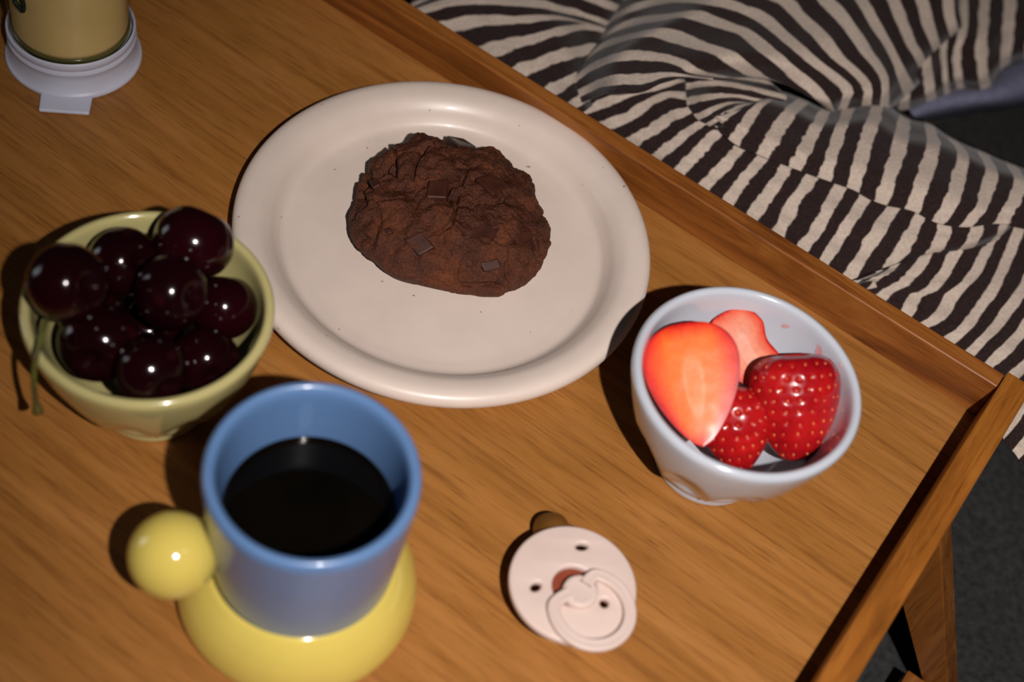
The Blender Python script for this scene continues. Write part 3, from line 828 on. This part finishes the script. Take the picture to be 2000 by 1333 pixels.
def plate_from_splines(name, outer, holes, half, bev, mat, zc, lab=None):
    cu = bpy.data.curves.new('tmp', 'CURVE'); cu.dimensions = '2D'; cu.fill_mode = 'BOTH'; cu.extrude = half - bev; cu.bevel_depth = bev; cu.bevel_resolution = 3; cu.offset = -bev
    for pts in [outer] + holes:
        sp = cu.splines.new('POLY'); sp.points.add(len(pts) - 1); sp.use_cyclic_u = True
        for k, (x, y) in enumerate(pts): sp.points[k].co = (x, y, 0, 1)
    ob = bpy.data.objects.new('tmp', cu); COL.objects.link(ob)
    dg = bpy.context.evaluated_depsgraph_get(); me_ = bpy.data.meshes.new_from_object(ob.evaluated_get(dg))
    bpy.data.objects.remove(ob); bpy.data.curves.remove(cu)
    bmx = bmesh.new(); bmx.from_mesh(me_); bmesh.ops.remove_doubles(bmx, verts=bmx.verts, dist=0.001)
    bmesh.ops.recalc_face_normals(bmx, faces=bmx.faces); bmx.to_mesh(me_); bmx.free()
    for v in me_.vertices:
        r2 = v.co.x ** 2 + v.co.y ** 2
        v.co = pl(v.co.x, v.co.y, v.co.z + zc) * S
    me_.name = name; me_.materials.clear()
    o = link(name, me_, mat, pac, lab, True)
    o.modifiers.new('edges', 'EDGE_SPLIT').split_angle = math.radians(40)
    return o
def ell(cx, cy, a, b_, rot=0, n=40):
    return [(cx + a * cos(q) * cos(rot) - b_ * sin(q) * sin(rot), cy + a * cos(q) * sin(rot) + b_ * sin(q) * cos(rot)) for q in (2 * pi * k / n for k in range(n))]
plate_from_splines('shield', ell(0, 0, 22.3, 22.3, 0, 120), [ell(3.4, 14.4, 2.2, 1.35, 0.2), ell(-13.0, -2.4, 2.1, 1.45, 0.75), ell(10.6, -6.6, 1.7, 1.5, 1.2), ell(0.4, -1.3, 7.7, 7.7, 0, 60)], 1.7, 1.1, m_pk, 0)
def disc(name, prof, cx, cy, mat, lab=None, n=64):
    V, Fc = lathe(prof, n, None, 3)
    return mesh(name, [pl(x + cx, y + cy, z) for x, y, z in V], Fc, mat, pac, lab)
disc('recess', [(0, -2.6), (9.4, -2.6), (9.6, -2.0), (9.3, -1.3), (5, -0.9), (0, -0.9)], 0.6, -1.6, m_rc, 'red-brown recess around the knob')
disc('knob', [(0, -1.2), (5.8, -1.2), (6.1, 0), (6.2, 2.0), (5.9, 3.4), (5.0, 3.9), (3, 3.8), (0, 3.7)], 2.0, -3.8, m_pk, 'round knob that holds the ring')
# ring: two stub ends run into the knob
arc = []
for k in range(49):
    an = math.radians(176 + (444 - 176) * k / 48)
    arc.append((5.7 + 13.2 * cos(an), -10.2 + 13.2 * sin(an), 3.2))
path = [(-1.6, -5.0, 3.2), (-4.6, -6.6, 3.2)] + arc + [(5.2, 1.0, 3.2), (3.6, -1.6, 3.2)]
V, Fc = [], []
pth = [Vector(p) for p in path]
for i, p in enumerate(pth):
    t_ = (pth[min(i + 1, len(pth) - 1)] - pth[max(i - 1, 0)]).normalized(); a_ = t_.cross(Vector((0, 0, 1))).normalized()
    for hx, hz in ((-2.3, -0.9), (-2.3, 0.7), (-1.7, 1.35), (-0.6, 1.1), (0.6, 1.1), (1.7, 1.35), (2.3, 0.7), (2.3, -0.9), (1.6, -1.5), (-1.6, -1.5)):
        q = p + a_ * hx + Vector((0, 0, hz)); V.append(pl(*q))
for i in range(len(pth) - 1):
    for k in range(10):
        j = (k + 1) % 10; Fc.append((i * 10 + k, i * 10 + j, (i + 1) * 10 + j, (i + 1) * 10 + k))
Fc.append(tuple(range(10))); Fc.append(tuple(range((len(pth) - 1) * 10 + 9, (len(pth) - 1) * 10 - 1, -1)))
o = mesh('ring', V, Fc, m_pk, pac); m_ = o.modifiers.new('soft', 'SUBSURF'); m_.levels = 1; m_.render_levels = 2
# nipple: neck under the shield bending to a bulb that lies on the tray
pth = crom([(0.6, -1.4, -4.6), (0.4, 1.0, -6.0), (-0.6, 5.5, -7.4), (-2.4, 11.5, -8.0), (-4.2, 18.5, -8.2), (-5.2, 24.5, -8.2), (-5.9, 29.4, -8.2), (-6.1, 31.4, -8.2)], 6)
rd = [r[0] for r in crom([(5.0,), (5.0,), (4.9,), (4.8,), (5.6,), (6.7,), (5.2,), (1.0,)], 6)]
V, Fc = tube([Vector(p) for p in pth], rd, 24)
mesh('nipple', [pl(*v) for v in V], Fc, m_lx, pac, label='amber brown latex nipple')

# ---------------------------------------------------------------- glass jar of pale yellow custard on its upturned plastic lid
m_ld, nt, b = newmat('white_lid_plastic', (0.46, 0.47, 0.55), 0.4, 0.4)
nt.links.new(ramp(nt, noi(nt, coords(nt, (1, 1, 1)), 50, 2), [(0.3, (0.53, 0.55, 0.66)), (0.7, (0.58, 0.60, 0.71))]), b.inputs['Base Color'])
m_cr, nt, b = newmat('cream_pudding', (0.55, 0.40, 0.18), 0.6, 0.3)
nt.links.new(ramp(nt, noi(nt, coords(nt, (1, 1, 1)), 60, 3), [(0.3, (0.66, 0.495, 0.22)), (0.7, (0.72, 0.545, 0.25))]), b.inputs['Base Color'])
m_gl = bpy.data.materials.new('jar_glass'); m_gl.use_nodes = True; nt = m_gl.node_tree
for q in list(nt.nodes):
    if q.type == 'BSDF_PRINCIPLED': nt.nodes.remove(q)
out = [q for q in nt.nodes if q.type == 'OUTPUT_MATERIAL'][0]
tr = nd(nt, 'ShaderNodeBsdfTransparent'); gs = nd(nt, 'ShaderNodeBsdfGlossy'); gs.inputs['Roughness'].default_value = 0.06
nt.links.new(ramp(nt, noi(nt, coords(nt, (1, 1, 1)), 30, 1), [(0.3, (0.96, 0.965, 0.93)), (0.7, (0.98, 0.98, 0.95))]), tr.inputs['Color'])
fr = nd(nt, 'ShaderNodeLayerWeight'); mx = nd(nt, 'ShaderNodeMixShader')
fc = ramp(nt, fr.outputs['Facing'], [(0.0, (0.03,) * 3), (0.6, (0.05,) * 3), (0.9, (0.25,) * 3), (1.0, (0.7,) * 3)])
nt.links.new(fc, mx.inputs[0]); nt.links.new(tr.outputs[0], mx.inputs[1]); nt.links.new(gs.outputs[0], mx.inputs[2]); nt.links.new(mx.outputs[0], out.inputs['Surface'])
m_gb, nt, b = newmat('green_glass_base', (0.10, 0.10, 0.03), 0.15, 0.5)
nt.links.new(ramp(nt, noi(nt, coords(nt, (20, 20, 300)), 1, 2), [(0.35, (0.06, 0.06, 0.015)), (0.65, (0.17, 0.15, 0.05))]), b.inputs['Base Color'])
m_ink, nt, b = newmat('dark_green_print', (0.01, 0.02, 0.012), 0.5, 0.3)
nt.links.new(ramp(nt, noi(nt, coords(nt, (1, 1, 1)), 100, 1), [(0.3, (0.008, 0.016, 0.010)), (0.7, (0.012, 0.024, 0.015))]), b.inputs['Base Color'])
JC = at(145, 103, 1)
lid = thing('jar_lid', 'white plastic jar lid with a pull tab, under the custard jar', 'lid', (JC.x, JC.y, 0))
pr = [(0, 13.6), (23.6, 13.6), (25.0, 14.6), (25.3, 17.2), (25.7, 18.3), (26.4, 17.9), (26.7, 16.6), (26.4, 15.0), (25.9, 14.2), (26.3, 13.4), (26.7, 12.4), (26.3, 11.2), (25.9, 9.0), (26.3, 5.5), (27.3, 3.2), (28.2, 2.2), (28.5, 1.2), (28.0, 0.2), (26.5, 0.1), (25, 2), (24, 7), (0, 7.4)]
V, Fc = lathe(pr, 128); Fc = [f[::-1] for f in Fc]; mesh('lid_body', V, Fc, m_ld, lid)
td = (at(126, 215, 1) - JC); td.z = 0; td.normalize(); ts = Vector((-td.y, td.x, 0))
c = []
for z in (0.15, 2.0):
    for a_, s_ in ((25.5, -10.6), (36.6, -10.2), (36.6, 10.2), (25.5, 10.6)):
        p = td * a_ + ts * s_; c.append((p.x, p.y, z))
hexa('pull_tab', c, m_ld, lid, 0.8, 3)
jar = thing('custard_jar', 'glass jar of pale yellow custard standing on a white plastic lid', 'jar', (JC.x, JC.y, 13.7))
V, Fc = lathe([(0, 0.1), (20, 0.1), (23.4, 1.0), (24.8, 3.6), (25, 8), (25, 60), (24, 66), (22.5, 69), (22.5, 74), (21.6, 74), (21.5, 69), (22.8, 65.5), (23.8, 60), (23.8, 7), (22.5, 4.5), (18, 3.6), (0, 3.4)], 96, None, 4)
mesh('glass', V, Fc, m_gl, jar)
V, Fc = lathe([(0, 3.7), (18, 3.9), (22.2, 4.9), (23.5, 7.2), (23.55, 55), (23.2, 56), (12, 55.6), (0, 55.5)], 96, None, 3)
mesh('custard', V, Fc, m_cr, jar)
V, Fc = lathe([(0, 0.5), (19, 0.5), (22.8, 1.3), (24.1, 3.6), (24.2, 5.0), (23.3, 5.3), (22, 4.3), (18, 3.3), (0, 3.0)], 96, None, 3)
mesh('glass_base', V, Fc, m_gb, jar, label='olive green rim of the thick glass base')
def on_jar(px, py, R=25.05):
    d = (FW + (px - 1000) / F_PX * RT - (py - 666.5) / F_PX * UP); o_ = CAM - Vector((JC.x, JC.y, 13.7))
    a_ = d.x ** 2 + d.y ** 2; b_ = 2 * (o_.x * d.x + o_.y * d.y); c_ = o_.x ** 2 + o_.y ** 2 - R * R
    D_ = b_ * b_ - 4 * a_ * c_
    return o_ + d * ((-b_ - sqrt(max(0, D_))) / (2 * a_))
for pts in ([(26, -12), (28, 0), (33, 9), (39, 16), (45, 22)], [(45, 22), (46, 12), (44, 2), (40, -8)]):
    pc = crom([tuple(on_jar(*p)) for p in pts], 5)
    V, Fc = tube([Vector(p) for p in pc], [0.95] * len(pc), 8)
    mesh('printed_lettering', V, Fc, m_ink, jar, label='dark green stroke of printed lettering')
